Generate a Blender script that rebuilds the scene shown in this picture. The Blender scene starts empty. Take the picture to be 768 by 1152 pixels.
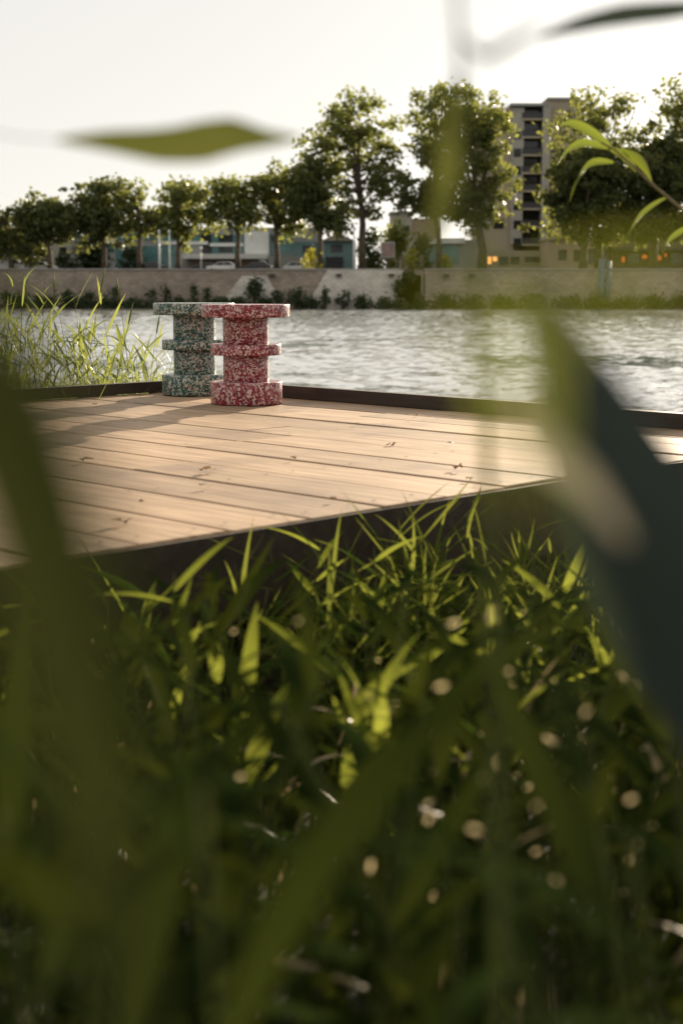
import bpy, bmesh, math, random
import numpy as np
from mathutils import Vector, Matrix, Quaternion

# ------------------------------------------------------------------ camera, sky, sun, exposure
SC = bpy.context.scene
HC = 0.538                                   # camera height above the deck (deck top is z = 0)
F_PX, CX, CY, HOR = 1600.0, 384.0, 576.0, 322.0
TILT = math.atan((CY - HOR) / F_PX)
cam_d = bpy.data.cameras.new('camera')
cam = bpy.data.objects.new('camera', cam_d); SC.collection.objects.link(cam)
cam.location = (0, 0, HC); cam.rotation_euler = (math.radians(90) - TILT, 0, 0)
cam_d.sensor_fit = 'VERTICAL'; cam_d.sensor_height = 36.0; cam_d.lens = 50.0
cam_d.clip_start = 0.02; cam_d.clip_end = 6000
cam_d.dof.use_dof = True; cam_d.dof.focus_distance = 6.5; cam_d.dof.aperture_fstop = 3.6
SC.camera = cam

SUN_AZ, SUN_EL = math.radians(22.0), math.radians(13.0)     # azimuth clockwise from +Y
w = bpy.data.worlds.new('World'); SC.world = w; w.use_nodes = True
nt = w.node_tree; nt.nodes.clear()
sky = nt.nodes.new('ShaderNodeTexSky'); sky.sky_type = 'NISHITA'; sky.sun_disc = False
sky.sun_elevation = SUN_EL; sky.sun_rotation = SUN_AZ
sky.air_density = 1.0; sky.dust_density = 1.0; sky.ozone_density = 1.0; sky.altitude = 200
hs = nt.nodes.new('ShaderNodeHueSaturation'); hs.inputs['Saturation'].default_value = 0.35
bg = nt.nodes.new('ShaderNodeBackground'); bg.inputs['Strength'].default_value = 0.041
wo = nt.nodes.new('ShaderNodeOutputWorld')
nt.links.new(sky.outputs[0], hs.inputs['Color']); veil = nt.nodes.new('ShaderNodeMix'); veil.data_type = 'RGBA'; veil.inputs[0].default_value = 0.76      # thin even high cloud
veil.inputs[7].default_value = (10.5, 10.2, 9.45, 1)
nt.links.new(hs.outputs[0], veil.inputs[6]); nt.links.new(veil.outputs[2], bg.inputs[0]); nt.links.new(bg.outputs[0], wo.inputs[0])

sl = bpy.data.lights.new('sun', 'SUN'); sl.energy = 5.0; sl.angle = math.radians(0.5); sl.color = (1.0, 0.84, 0.63)
sun = bpy.data.objects.new('sun', sl); SC.collection.objects.link(sun)
to_sun = Vector((math.sin(SUN_AZ) * math.cos(SUN_EL), math.cos(SUN_AZ) * math.cos(SUN_EL), math.sin(SUN_EL)))
sun.rotation_euler = to_sun.to_track_quat('Z', 'Y').to_euler(); sun.location = (10, 20, 20)

vs = SC.view_settings
vs.view_transform = 'Standard'; vs.look = 'None'; vs.gamma = 1.0; vs.exposure = 1.2; vs.use_curve_mapping = False
cy = SC.cycles
cy.use_denoising = True; cy.max_bounces = 8; cy.transparent_max_bounces = 8; cy.diffuse_bounces = 3; cy.glossy_bounces = 3
cy.sample_clamp_indirect = 6.0; cy.sample_clamp_direct = 20.0; cy.caustics_reflective = False; cy.caustics_refractive = False

# ------------------------------------------------------------------ helpers
rnd = random.Random(7)
def U(a, b): return rnd.uniform(a, b)
COL = SC.collection

def at(px, py, Y):
    """world point at distance Y for a place measured in the 768 x 1152 survey photo"""
    cx, cyy = (px - CX) / F_PX, (CY - py) / F_PX
    fw = math.cos(TILT) + cyy * math.sin(TILT); up = -math.sin(TILT) + cyy * math.cos(TILT)
    s = Y / fw
    return Vector((cx * s, Y, HC + up * s))

def link(name, data, mat=None, parent=None):
    o = bpy.data.objects.new(name, data); COL.objects.link(o)
    if mat is not None and data is not None and len(data.materials) == 0: data.materials.append(mat)
    if parent is not None: o.parent = parent
    return o
def tag(o, label=None, cat=None, group=None, kind=None):
    if label: o['label'] = label
    if cat: o['category'] = cat
    if group: o['group'] = group
    if kind: o['kind'] = kind
    return o
def empty(name, loc=(0, 0, 0), rz=0.0):
    o = bpy.data.objects.new(name, None); COL.objects.link(o)
    o.empty_display_size = 0.1; o.location = loc; o.rotation_euler = (0, 0, rz); return o

class MB:
    """collects vertices and faces for ONE mesh"""
    def __init__(s): s.v = []; s.f = []; s.sm = []; s.tone = []
    def add(s, vs_, fs, smooth=False, tone=0.5):
        n = len(s.v); s.v += [tuple(p) for p in vs_]; s.f += [tuple(i + n for i in f) for f in fs]
        s.sm += [smooth] * len(fs); s.tone += [tone] * len(fs)
    def box(s, x0, x1, y0, y1, z0, z1, tone=0.5):
        s.add([(x0, y0, z0), (x1, y0, z0), (x1, y1, z0), (x0, y1, z0), (x0, y0, z1), (x1, y0, z1), (x1, y1, z1), (x0, y1, z1)],
              [(0, 3, 2, 1), (4, 5, 6, 7), (0, 1, 5, 4), (1, 2, 6, 5), (2, 3, 7, 6), (3, 0, 4, 7)], tone=tone)
    def prism(s, poly, y0, y1):
        n = len(poly)
        s.add([(x, y0, z) for x, z in poly] + [(x, y1, z) for x, z in poly],
              [tuple(range(n)), tuple(range(2 * n - 1, n - 1, -1))] + [(i, n + i, n + (i + 1) % n, (i + 1) % n) for i in range(n)])
    def tube(s, pts, rad, n=6, cap=True):
        pts = [Vector(p) for p in pts]; vs_ = []; prev = None
        for i, p in enumerate(pts):
            t = (pts[min(i + 1, len(pts) - 1)] - pts[max(i - 1, 0)]).normalized()
            if prev is None: a = t.orthogonal().normalized()
            else:
                a = prev - t * prev.dot(t); a = a.normalized() if a.length > 1e-6 else t.orthogonal().normalized()
            prev = a; b = t.cross(a)
            for k in range(n):
                an = 2 * math.pi * k / n
                vs_.append(p + (a * math.cos(an) + b * math.sin(an)) * rad[i])
        fs = [(i * n + k, i * n + (k + 1) % n, (i + 1) * n + (k + 1) % n, (i + 1) * n + k) for i in range(len(pts) - 1) for k in range(n)]
        if cap: fs += [tuple(range(n - 1, -1, -1)), tuple(range((len(pts) - 1) * n, len(pts) * n))]
        s.add(vs_, fs, True)
    def lathe(s, prof, n=64, smooth=True):
        vs_ = []
        for r, z in prof:
            for k in range(n):
                an = 2 * math.pi * k / n; vs_.append((r * math.cos(an), r * math.sin(an), z))
        m = len(prof)
        fs = [(i * n + k, i * n + (k + 1) % n, (i + 1) * n + (k + 1) % n, (i + 1) * n + k) for i in range(m - 1) for k in range(n)]
        fs += [tuple(range(n - 1, -1, -1)), tuple(range((m - 1) * n, m * n))]
        s.add(vs_, fs, smooth)
    def ribbon(s, pts, wid, side, fold=0.18, tone=0.5):
        """leaf blade: centre line pts, width per point, side vector per point (or one)"""
        pts = [Vector(p) for p in pts]; vs_ = []
        for i, p in enumerate(pts):
            t = (pts[min(i + 1, len(pts) - 1)] - pts[max(i - 1, 0)]).normalized()
            sd = Vector(side[i] if isinstance(side, list) else side)
            sd = (sd - t * sd.dot(t)); sd = sd.normalized() if sd.length > 1e-5 else t.orthogonal().normalized()
            nn = sd.cross(t); h = wid[i] / 2
            vs_ += [p - sd * h + nn * h * fold, p, p + sd * h + nn * h * fold]
        fs = []
        for i in range(len(pts) - 1):
            a = 3 * i
            fs += [(a, a + 1, a + 4, a + 3), (a + 1, a + 2, a + 5, a + 4)]
        s.add(vs_, fs, True, tone)
    def mesh(s, name, tone=False):
        me = bpy.data.meshes.new(name); me.from_pydata(s.v, [], s.f); me.update()
        me.polygons.foreach_set('use_smooth', s.sm)
        if tone:
            at_ = me.attributes.new('tone', 'FLOAT', 'FACE'); at_.data.foreach_set('value', s.tone)
        return me
    def build(s, name, mat, parent=None, tone=False):
        return link(name, s.mesh(name, tone), mat, parent)

# ------------------------------------------------------------------ materials
def mat_new(name):
    m = bpy.data.materials.new(name); m.use_nodes = True; n = m.node_tree; n.nodes.clear()
    o = n.nodes.new('ShaderNodeOutputMaterial'); return m, n, o
def nd(n, t, **kw):
    x = n.nodes.new(t)
    for k, v in kw.items():
        if hasattr(x, k): setattr(x, k, v)
        else: x.inputs[k.replace('_', ' ')].default_value = v
    return x
def ramp(n, stops, interp='LINEAR'):
    r = n.nodes.new('ShaderNodeValToRGB'); r.color_ramp.interpolation = interp
    e = r.color_ramp.elements
    while len(e) < len(stops): e.new(0.5)
    for i, (p, c) in enumerate(stops): e[i].position = p; e[i].color = (*c, 1)
    return r
def simple(name, c, rough=0.7, var=0.25, scale=3.0, metal=0.0, bump=0.0, spec=0.5):
    """one colour with blotchy wear"""
    m, n, o = mat_new(name)
    b = nd(n, 'ShaderNodeBsdfPrincipled', Roughness=rough, Metallic=metal); b.inputs['Specular IOR Level'].default_value = spec
    tc = nd(n, 'ShaderNodeTexCoord'); nz = nd(n, 'ShaderNodeTexNoise', Scale=scale, Detail=6.0)
    n.links.new(tc.outputs['Object'], nz.inputs['Vector'])
    r = ramp(n, [(0.25, tuple(x * (1 - var) for x in c)), (0.75, tuple(min(1, x * (1 + var)) for x in c))])
    n.links.new(nz.outputs['Fac'], r.inputs[0]); n.links.new(r.outputs[0], b.inputs['Base Color'])
    if bump:
        bp = nd(n, 'ShaderNodeBump', Strength=bump, Distance=0.02); n.links.new(nz.outputs['Fac'], bp.inputs['Height']); n.links.new(bp.outputs[0], b.inputs['Normal'])
    n.links.new(b.outputs[0], o.inputs[0]); return m
def leaf_mat(name, dark, light, trans, tfac=0.45, gloss=0.35, scale=2.0, rough=0.4):
    m, n, o = mat_new(name)
    tc = nd(n, 'ShaderNodeTexCoord'); nz = nd(n, 'ShaderNodeTexNoise', Scale=scale, Detail=3.0)
    n.links.new(tc.outputs['Object'], nz.inputs['Vector'])
    r = ramp(n, [(0.3, dark), (0.7, light)]); n.links.new(nz.outputs['Fac'], r.inputs[0])
    b = nd(n, 'ShaderNodeBsdfPrincipled', Roughness=rough); b.inputs['Specular IOR Level'].default_value = gloss
    n.links.new(r.outputs[0], b.inputs['Base Color'])
    t = nd(n, 'ShaderNodeBsdfTranslucent'); t.inputs[0].default_value = (*trans, 1)
    mx = nd(n, 'ShaderNodeMixShader'); mx.inputs[0].default_value = tfac
    n.links.new(b.outputs[0], mx.inputs[1]); n.links.new(t.outputs[0], mx.inputs[2]); n.links.new(mx.outputs[0], o.inputs[0]); return m
def glow(name, c, s):
    m, n, o = mat_new(name); e = nd(n, 'ShaderNodeEmission'); e.inputs[0].default_value = (*c, 1); e.inputs[1].default_value = s
    n.links.new(e.outputs[0], o.inputs[0]); return m

def speckle(name, stops, rough=0.35):
    m, n, o = mat_new(name)
    tc = nd(n, 'ShaderNodeTexCoord')
    wz = nd(n, 'ShaderNodeTexNoise', Scale=60.0, Detail=2.0); n.links.new(tc.outputs['Object'], wz.inputs['Vector'])
    mixv = nd(n, 'ShaderNodeVectorMath', operation='MULTIPLY_ADD'); mixv.inputs[1].default_value = (0.022, 0.022, 0.022)
    n.links.new(wz.outputs['Color'], mixv.inputs[0]); n.links.new(tc.outputs['Object'], mixv.inputs[2])
    vo = nd(n, 'ShaderNodeTexVoronoi', Scale=135.0); n.links.new(mixv.outputs[0], vo.inputs['Vector'])
    sep = nd(n, 'ShaderNodeSeparateColor'); n.links.new(vo.outputs['Color'], sep.inputs[0])
    r = ramp(n, stops, 'CONSTANT'); n.links.new(sep.outputs[0], r.inputs[0])
    b = nd(n, 'ShaderNodeBsdfPrincipled', Roughness=rough); n.links.new(r.outputs[0], b.inputs['Base Color'])
    bz = nd(n, 'ShaderNodeTexNoise', Scale=220.0); n.links.new(tc.outputs['Object'], bz.inputs['Vector'])
    bp = nd(n, 'ShaderNodeBump', Strength=0.15, Distance=0.002); n.links.new(bz.outputs['Fac'], bp.inputs['Height']); n.links.new(bp.outputs[0], b.inputs['Normal'])
    n.links.new(b.outputs[0], o.inputs[0]); return m

def wood(name, lo, hi, rough=0.6, toned=True, spec=0.3):
    m, n, o = mat_new(name)
    tc = nd(n, 'ShaderNodeTexCoord'); mp = nd(n, 'ShaderNodeMapping'); mp.inputs['Scale'].default_value = (14, 1.1, 14)
    n.links.new(tc.outputs['Object'], mp.inputs[0])
    nz = nd(n, 'ShaderNodeTexNoise', Scale=2.2, Detail=9.0, Roughness=0.65); n.links.new(mp.outputs[0], nz.inputs['Vector'])
    big = nd(n, 'ShaderNodeTexNoise', Scale=2.6, Detail=5.0); n.links.new(tc.outputs['Object'], big.inputs['Vector'])
    at_ = nd(n, 'ShaderNodeAttribute', attribute_name='tone')
    r = ramp(n, [(0.28, lo), (0.75, hi)]); n.links.new(nz.outputs['Fac'], r.inputs[0])
    r2 = ramp(n, [(0.28, (0.58, 0.57, 0.57)), (0.45, (0.92, 0.91, 0.9)), (0.75, (1.1, 1.08, 1.05))]); n.links.new(big.outputs['Fac'], r2.inputs[0])
    mu = nd(n, 'ShaderNodeMix', data_type='RGBA', blend_type='MULTIPLY'); mu.inputs[0].default_value = 1.0
    n.links.new(r.outputs[0], mu.inputs[6]); n.links.new(r2.outputs[0], mu.inputs[7])
    col = mu.outputs[2]
    if toned:
        r3 = ramp(n, [(0.0, (0.78, 0.76, 0.74)), (1.0, (1.15, 1.12, 1.1))]); n.links.new(at_.outputs['Fac'], r3.inputs[0])
        m2 = nd(n, 'ShaderNodeMix', data_type='RGBA', blend_type='MULTIPLY'); m2.inputs[0].default_value = 1.0
        n.links.new(col, m2.inputs[6]); n.links.new(r3.outputs[0], m2.inputs[7]); col = m2.outputs[2]
    b = nd(n, 'ShaderNodeBsdfPrincipled', Roughness=rough); b.inputs['Specular IOR Level'].default_value = spec
    n.links.new(col, b.inputs['Base Color'])
    bp = nd(n, 'ShaderNodeBump', Strength=0.25, Distance=0.004); n.links.new(nz.outputs['Fac'], bp.inputs['Height']); n.links.new(bp.outputs[0], b.inputs['Normal'])
    n.links.new(b.outputs[0], o.inputs[0]); return m

def stone(name, lo, hi, bw=0.8, rh=0.35):
    m, n, o = mat_new(name)
    tc = nd(n, 'ShaderNodeTexCoord'); mp = nd(n, 'ShaderNodeMapping'); mp.inputs['Rotation'].default_value = (math.radians(90), 0, 0)
    n.links.new(tc.outputs['Object'], mp.inputs[0])
    br = nd(n, 'ShaderNodeTexBrick'); br.inputs['Scale'].default_value = 1.0; br.inputs['Brick Width'].default_value = bw; br.inputs['Row Height'].default_value = rh
    br.inputs['Mortar Size'].default_value = 0.025; br.inputs['Color1'].default_value = (*lo, 1); br.inputs['Color2'].default_value = (*hi, 1)
    br.inputs['Mortar'].default_value = (*[x * 0.6 for x in lo], 1); n.links.new(mp.outputs[0], br.inputs['Vector'])
    nz = nd(n, 'ShaderNodeTexNoise', Scale=0.35, Detail=8.0, Roughness=0.7); n.links.new(tc.outputs['Object'], nz.inputs['Vector'])
    r = ramp(n, [(0.3, (0.6, 0.58, 0.55)), (0.7, (1.15, 1.12, 1.08))]); n.links.new(nz.outputs['Fac'], r.inputs[0])
    mu = nd(n, 'ShaderNodeMix', data_type='RGBA', blend_type='MULTIPLY'); mu.inputs[0].default_value = 1.0
    n.links.new(br.outputs['Color'], mu.inputs[6]); n.links.new(r.outputs[0], mu.inputs[7])
    b = nd(n, 'ShaderNodeBsdfPrincipled', Roughness=0.9); n.links.new(mu.outputs[2], b.inputs['Base Color'])
    n.links.new(b.outputs[0], o.inputs[0]); return m

M = {}
M['soil'] = simple('soil', (0.022, 0.022, 0.010), 0.95, 0.5, 6.0, bump=0.6)
M['deck'] = wood('deck_wood', (0.24, 0.155, 0.092), (0.55, 0.395, 0.26), 0.60, True, 0.3)
M['board'] = wood('edge_board_wood', (0.026, 0.019, 0.014), (0.065, 0.047, 0.035), toned=False)
M['red'] = speckle('red_speckle', [(0.0, (0.13, 0.005, 0.017)), (0.30, (0.25, 0.016, 0.036)), (0.52, (0.54, 0.40, 0.38)), (0.82, (0.36, 0.13, 0.13))])
M['green'] = speckle('green_speckle', [(0.0, (0.010, 0.032, 0.025)), (0.28, (0.018, 0.095, 0.078)), (0.52, (0.40, 0.40, 0.35)), (0.82, (0.22, 0.27, 0.22)), (0.94, (0.28, 0.18, 0.13))])
M['stone'] = stone('quay_stone', (0.27, 0.225, 0.185), (0.36, 0.30, 0.25))
M['pale_stone'] = stone('pale_quay_stone', (0.48, 0.45, 0.41), (0.58, 0.55, 0.51))
M['coping'] = simple('coping_stone', (0.34, 0.32, 0.30), 0.9, 0.2, 1.0)
M['asphalt'] = simple('asphalt', (0.05, 0.05, 0.05), 0.9, 0.2, 2.0)
M['bark'] = simple('plane_bark', (0.09, 0.068, 0.048), 0.9, 0.45, 1.2)
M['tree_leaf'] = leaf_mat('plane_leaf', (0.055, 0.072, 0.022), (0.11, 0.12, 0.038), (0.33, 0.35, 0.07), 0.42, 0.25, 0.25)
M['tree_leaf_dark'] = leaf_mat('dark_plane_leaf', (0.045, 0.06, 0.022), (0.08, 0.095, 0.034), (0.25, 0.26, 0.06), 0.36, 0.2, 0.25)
M['shrub_leaf'] = leaf_mat('shrub_leaf', (0.025, 0.045, 0.018), (0.05, 0.075, 0.028), (0.08, 0.10, 0.025), 0.25, 0.2, 0.4)
M['yellow_leaf'] = leaf_mat('yellow_leaf', (0.14, 0.15, 0.015), (0.25, 0.24, 0.03), (0.5, 0.46, 0.05), 0.5, 0.2, 0.4)
M['reed_leaf'] = leaf_mat('reed_leaf', (0.05, 0.085, 0.02), (0.10, 0.14, 0.035), (0.40, 0.44, 0.09), 0.42, 0.4, 5.0)
M['fore_leaf'] = leaf_mat('fore_leaf', (0.011, 0.019, 0.005), (0.022, 0.032, 0.008), (0.065, 0.08, 0.010), 0.18, 0.0, 6.0, 0.6)  # foreground shade put into the dark leaf colour
M['fore_grass'] = leaf_mat('fore_grass', (0.010, 0.016, 0.004), (0.020, 0.028, 0.007), (0.06, 0.075, 0.010), 0.16, 0.0, 3.0, 0.65)  # same foreground shade put into the grass colour
M['lit_leaf'] = leaf_mat('lit_tone_leaf', (0.05, 0.085, 0.012), (0.09, 0.13, 0.02), (0.34, 0.37, 0.05), 0.42, 0.0, 6.0, 0.5)  # paler copy of the foreground leaf, sunlight put into its colour
M['dull_leaf'] = leaf_mat('dull_reed_leaf', (0.032, 0.044, 0.040), (0.048, 0.062, 0.055), (0.05, 0.065, 0.035), 0.15, 0.25, 6.0, 0.6)
M['tan_leaf'] = leaf_mat('dry_blade', (0.30, 0.22, 0.12), (0.48, 0.37, 0.22), (0.45, 0.33, 0.18), 0.35, 0.3, 8.0)
M['twig_leaf'] = leaf_mat('twig_leaf', (0.045, 0.075, 0.014), (0.09, 0.125, 0.022), (0.20, 0.24, 0.028), 0.42, 0.3, 30.0, 0.35)
M['thin_leaf'] = leaf_mat('thin_grass', (0.045, 0.07, 0.014), (0.08, 0.11, 0.022), (0.26, 0.28, 0.045), 0.4, 0.0, 6.0, 0.5)
M['dead_leaf'] = leaf_mat('dead_leaf', (0.12, 0.07, 0.035), (0.26, 0.17, 0.09), (0.3, 0.18, 0.08), 0.3, 0.1, 60.0)
M['glint_fleck'] = leaf_mat('glint_fleck', (0.6, 0.49, 0.28), (0.7, 0.58, 0.36), (0.9, 0.72, 0.40), 0.5, 0.2, 8.0)  # colour of the pale flecks that imitate sun glints
M['straw_leaf'] = leaf_mat('straw_blade', (0.50, 0.40, 0.26), (0.62, 0.50, 0.34), (0.85, 0.70, 0.46), 0.55, 0.1, 8.0)
M['olive_leaf'] = leaf_mat('olive_blade', (0.024, 0.029, 0.011), (0.040, 0.046, 0.016), (0.12, 0.132, 0.028), 0.32, 0.05, 9.0, 0.6)
M['willow_leaf'] = leaf_mat('willow_leaf', (0.06, 0.10, 0.018), (0.11, 0.16, 0.03), (0.40, 0.46, 0.05), 0.45, 0.5, 8.0, 0.3)
M['twig'] = simple('willow_twig', (0.22, 0.17, 0.08), 0.6, 0.3, 20.0)
M['stem'] = simple('reed_stem', (0.09, 0.10, 0.03), 0.7, 0.3, 20.0, spec=0.05)
M['white'] = simple('white_paint', (0.72, 0.72, 0.70), 0.5, 0.06, 1.0)
M['wall_white'] = simple('white_render', (0.33, 0.31, 0.265), 0.8, 0.1, 0.5)
M['wall_grey'] = simple('grey_render', (0.30, 0.30, 0.29), 0.8, 0.12, 0.5)
M['wall_beige'] = simple('beige_render', (0.33, 0.28, 0.20), 0.85, 0.1, 0.3)
M['wall_pink'] = simple('pinkish_render', (0.36, 0.27, 0.21), 0.85, 0.12, 0.3)
M['wall_brown'] = simple('brown_render', (0.13, 0.085, 0.07), 0.85, 0.2, 0.5)
M['teal_glass'] = simple('teal_glass', (0.09, 0.19, 0.19), 0.15, 0.35, 0.4)
M['dark_glass'] = simple('dark_glass', (0.02, 0.022, 0.025), 0.12, 0.3, 0.6)
M['dark_metal'] = simple('dark_metal', (0.03, 0.03, 0.032), 0.5, 0.2, 3.0)
M['blue_metal'] = simple('blue_grey_metal', (0.06, 0.085, 0.12), 0.4, 0.25, 2.0)
M['car_black'] = simple('black_paint', (0.015, 0.015, 0.017), 0.25, 0.1, 1.0)
M['car_white'] = simple('car_white', (0.75, 0.75, 0.75), 0.25, 0.05, 1.0)
M['tyre'] = simple('tyre_rubber', (0.02, 0.02, 0.02), 0.9, 0.1, 4.0)
M['amber'] = glow('amber_light', (1.0, 0.45, 0.12), 0.6)
M['orange'] = glow('orange_light', (1.0, 0.22, 0.05), 0.22)
M['poster'] = simple('poster_print', (0.20, 0.13, 0.12), 0.5, 0.5, 1.2)

# water: pale metallic colour adds brightness to the sky that wave slopes mirror
m, n, o = mat_new('river_water')
tc = nd(n, 'ShaderNodeTexCoord')
b = nd(n, 'ShaderNodeBsdfPrincipled', Roughness=0.1, IOR=1.6); b.inputs['Base Color'].default_value = (0.11, 0.12, 0.075, 1)
def wave(scale, sx, det, strength, dist, prev=None):
    mp = nd(n, 'ShaderNodeMapping'); mp.inputs['Scale'].default_value = (sx, 1, 1); n.links.new(tc.outputs['Object'], mp.inputs[0])
    z = nd(n, 'ShaderNodeTexNoise', Scale=scale, Detail=det, Roughness=0.55); n.links.new(mp.outputs[0], z.inputs['Vector'])
    bp = nd(n, 'ShaderNodeBump', Strength=strength, Distance=dist); n.links.new(z.outputs['Fac'], bp.inputs['Height'])
    if prev: n.links.new(prev.outputs[0], bp.inputs['Normal'])
    return bp
w1 = wave(0.35, 0.6, 2.0, 0.6, 0.03); w2 = wave(2.6, 0.55, 4.0, 1.0, 0.10, w1)
n.links.new(w2.outputs[0], b.inputs['Normal'])
sx_ = nd(n, 'ShaderNodeSeparateXYZ'); n.links.new(tc.outputs['Object'], sx_.inputs[0])          # dark wave reflections painted as green patches toward this bank
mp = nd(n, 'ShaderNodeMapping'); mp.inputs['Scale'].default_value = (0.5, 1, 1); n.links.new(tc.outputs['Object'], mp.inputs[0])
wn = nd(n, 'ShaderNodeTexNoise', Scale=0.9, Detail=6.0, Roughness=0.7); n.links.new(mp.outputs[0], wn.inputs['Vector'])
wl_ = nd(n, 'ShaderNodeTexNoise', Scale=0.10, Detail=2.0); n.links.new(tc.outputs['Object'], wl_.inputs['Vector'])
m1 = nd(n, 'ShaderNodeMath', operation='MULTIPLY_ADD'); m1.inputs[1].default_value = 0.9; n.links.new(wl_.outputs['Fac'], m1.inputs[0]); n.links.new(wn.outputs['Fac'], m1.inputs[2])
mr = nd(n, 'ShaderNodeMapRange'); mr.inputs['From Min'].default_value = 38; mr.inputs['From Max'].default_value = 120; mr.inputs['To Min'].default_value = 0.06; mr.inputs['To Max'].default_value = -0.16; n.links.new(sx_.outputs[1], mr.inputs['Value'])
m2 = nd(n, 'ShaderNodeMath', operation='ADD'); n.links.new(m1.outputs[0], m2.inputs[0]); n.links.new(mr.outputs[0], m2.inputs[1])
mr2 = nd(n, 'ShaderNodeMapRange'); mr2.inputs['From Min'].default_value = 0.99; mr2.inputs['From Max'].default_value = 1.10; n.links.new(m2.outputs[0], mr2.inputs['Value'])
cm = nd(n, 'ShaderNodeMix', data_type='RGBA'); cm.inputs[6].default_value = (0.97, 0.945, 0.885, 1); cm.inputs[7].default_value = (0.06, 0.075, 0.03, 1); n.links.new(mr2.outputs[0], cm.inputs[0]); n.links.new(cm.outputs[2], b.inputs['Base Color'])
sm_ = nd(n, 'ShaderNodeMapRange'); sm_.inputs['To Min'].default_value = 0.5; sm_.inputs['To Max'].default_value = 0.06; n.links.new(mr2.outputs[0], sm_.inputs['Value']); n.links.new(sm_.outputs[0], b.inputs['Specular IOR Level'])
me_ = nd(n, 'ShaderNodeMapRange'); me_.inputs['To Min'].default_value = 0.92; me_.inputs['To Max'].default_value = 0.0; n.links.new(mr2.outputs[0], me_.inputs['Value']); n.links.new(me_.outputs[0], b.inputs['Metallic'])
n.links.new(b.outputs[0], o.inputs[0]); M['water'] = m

# ------------------------------------------------------------------ ground and river
WZ = -2.27
def gz(x, y):
    """near bank profile"""
    if y < 0.2: return -0.12
    if y < 3.0: return -0.12 - 0.30 * (y - 0.2) / 2.8
    if y < 9.0: return -0.42 - 0.02 * (y - 3)
    return max(-3.6, -0.54 - 0.62 * (y - 9.0))
ROAD_Z = 2.3
ys = [-40, -10, -3, 0, 0.2, 0.6, 1, 1.5, 2, 2.5, 3, 4, 5, 6, 7, 8, 9, 10, 11, 12, 14, 40, 100, 181, 184.6, 184.7, 190, 210, 260, 400, 900, 2500]
xs = [-2000, -600, -200, -60, -20] + [i * 0.5 for i in range(-16, 17)] + [20, 60, 200, 600, 2000]
vsx = []; rg = random.Random(3)
for y in ys:
    for x in xs:
        z = gz(x, y) if y < 184.65 else ROAD_Z
        if 0.2 < y < 9 and abs(x) < 9: z += rg.uniform(-0.03, 0.03)
        vsx.append((x, y, z))
nx = len(xs)
fsx = [(j * nx + i, j * nx + i + 1, (j + 1) * nx + i + 1, (j + 1) * nx + i) for j in range(len(ys) - 1) for i in range(nx - 1)]
g = MB(); g.add(vsx, fsx, True); tag(g.build('ground', M['soil']), kind='structure')
rw = np.random.default_rng(4); yy_ = [10.5]
while yy_[-1] < 184.3: yy_.append(yy_[-1] + (0.9 if yy_[-1] < 30 else 0.16 + 0.0016 * yy_[-1]))
yy_ = np.array(yy_); ss_ = np.linspace(-1, 1, 240)
XX = ss_[None, :] * (0.27 * yy_[:, None] + 8); YY = np.repeat(yy_[:, None], 240, 1); ZZ = np.zeros_like(XX)
for i in range(70):                                    # wind ripples of many lengths and directions
    lam = 0.4 * (2.4 / 0.4) ** rw.random(); an = rw.normal(1.25, 0.75); kx, ky = math.cos(an) * 6.283 / lam, math.sin(an) * 6.283 / lam
    px_, py_ = rw.uniform(-.06, .06, 2); ph = rw.uniform(0, 6.28)
    grp = 0.5 + 0.5 * np.sin(px_ * XX * 2.2 + py_ * YY * 2.2 + ph * 3)      # ripples come and go in patches
    ZZ += 0.0085 * lam ** 0.9 * np.sin(kx * XX + ky * YY + ph) * grp
XX = np.concatenate([np.full((len(yy_), 1), -1500.), XX, np.full((len(yy_), 1), 1500.)], 1)
YY = np.concatenate([yy_[:, None], YY, yy_[:, None]], 1); ZZ = np.concatenate([np.zeros((len(yy_), 1)), ZZ, np.zeros((len(yy_), 1))], 1) + WZ
nc = XX.shape[1]; r = MB(); VV = np.stack([XX, YY, ZZ], 2).reshape(-1, 3).tolist()
r.add(VV, [(j * nc + i, j * nc + i + 1, (j + 1) * nc + i + 1, (j + 1) * nc + i) for j in range(len(yy_) - 1) for i in range(nc - 1)], True)
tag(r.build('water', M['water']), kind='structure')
r = MB(); r.add([(-900, 190, ROAD_Z + 0.006), (900, 190, ROAD_Z + 0.006), (900, 203, ROAD_Z + 0.006), (-900, 203, ROAD_Z + 0.006)], [(0, 1, 2, 3)])
tag(r.build('road', M['asphalt']), kind='structure')

# ------------------------------------------------------------------ quay wall
WY = 182.0
def wx(px, Y=WY): return at(px, 320, Y).x
def wz(py, Y=WY): return at(384, py, Y).z
TOPZ = wz(303.5)
qw = empty('quay_wall', (0, WY, WZ)); tag(qw, 'long weathered stone quay wall along the far side of the river', 'wall')
def qpart(mb, name, mat):
    o = mb.build(name, mat, qw); o.location = (0, -WY, -WZ); return o
b = MB()
def battered(mb, x0, x1, yb, yt, z0, z1, thick=2.2):
    mb.add([(x0, yb, z0), (x1, yb, z0), (x1, yt, z1), (x0, yt, z1), (x0, yt + thick, z0), (x1, yt + thick, z0), (x1, yt + thick, z1), (x0, yt + thick, z1)],
           [(0, 1, 2, 3), (5, 4, 7, 6), (3, 2, 6, 7), (0, 4, 5, 1), (0, 3, 7, 4), (1, 5, 6, 2)])
battered(b, -400, wx(455), 182.0, 183.0, WZ - 1, TOPZ); battered(b, wx(478), 400, 182.0, 183.0, WZ - 1, TOPZ)
battered(b, wx(455), wx(478), 184.3, 184.4, WZ - 1, TOPZ, 0.9)
qpart(b, 'wall_face', M['stone'])
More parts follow.
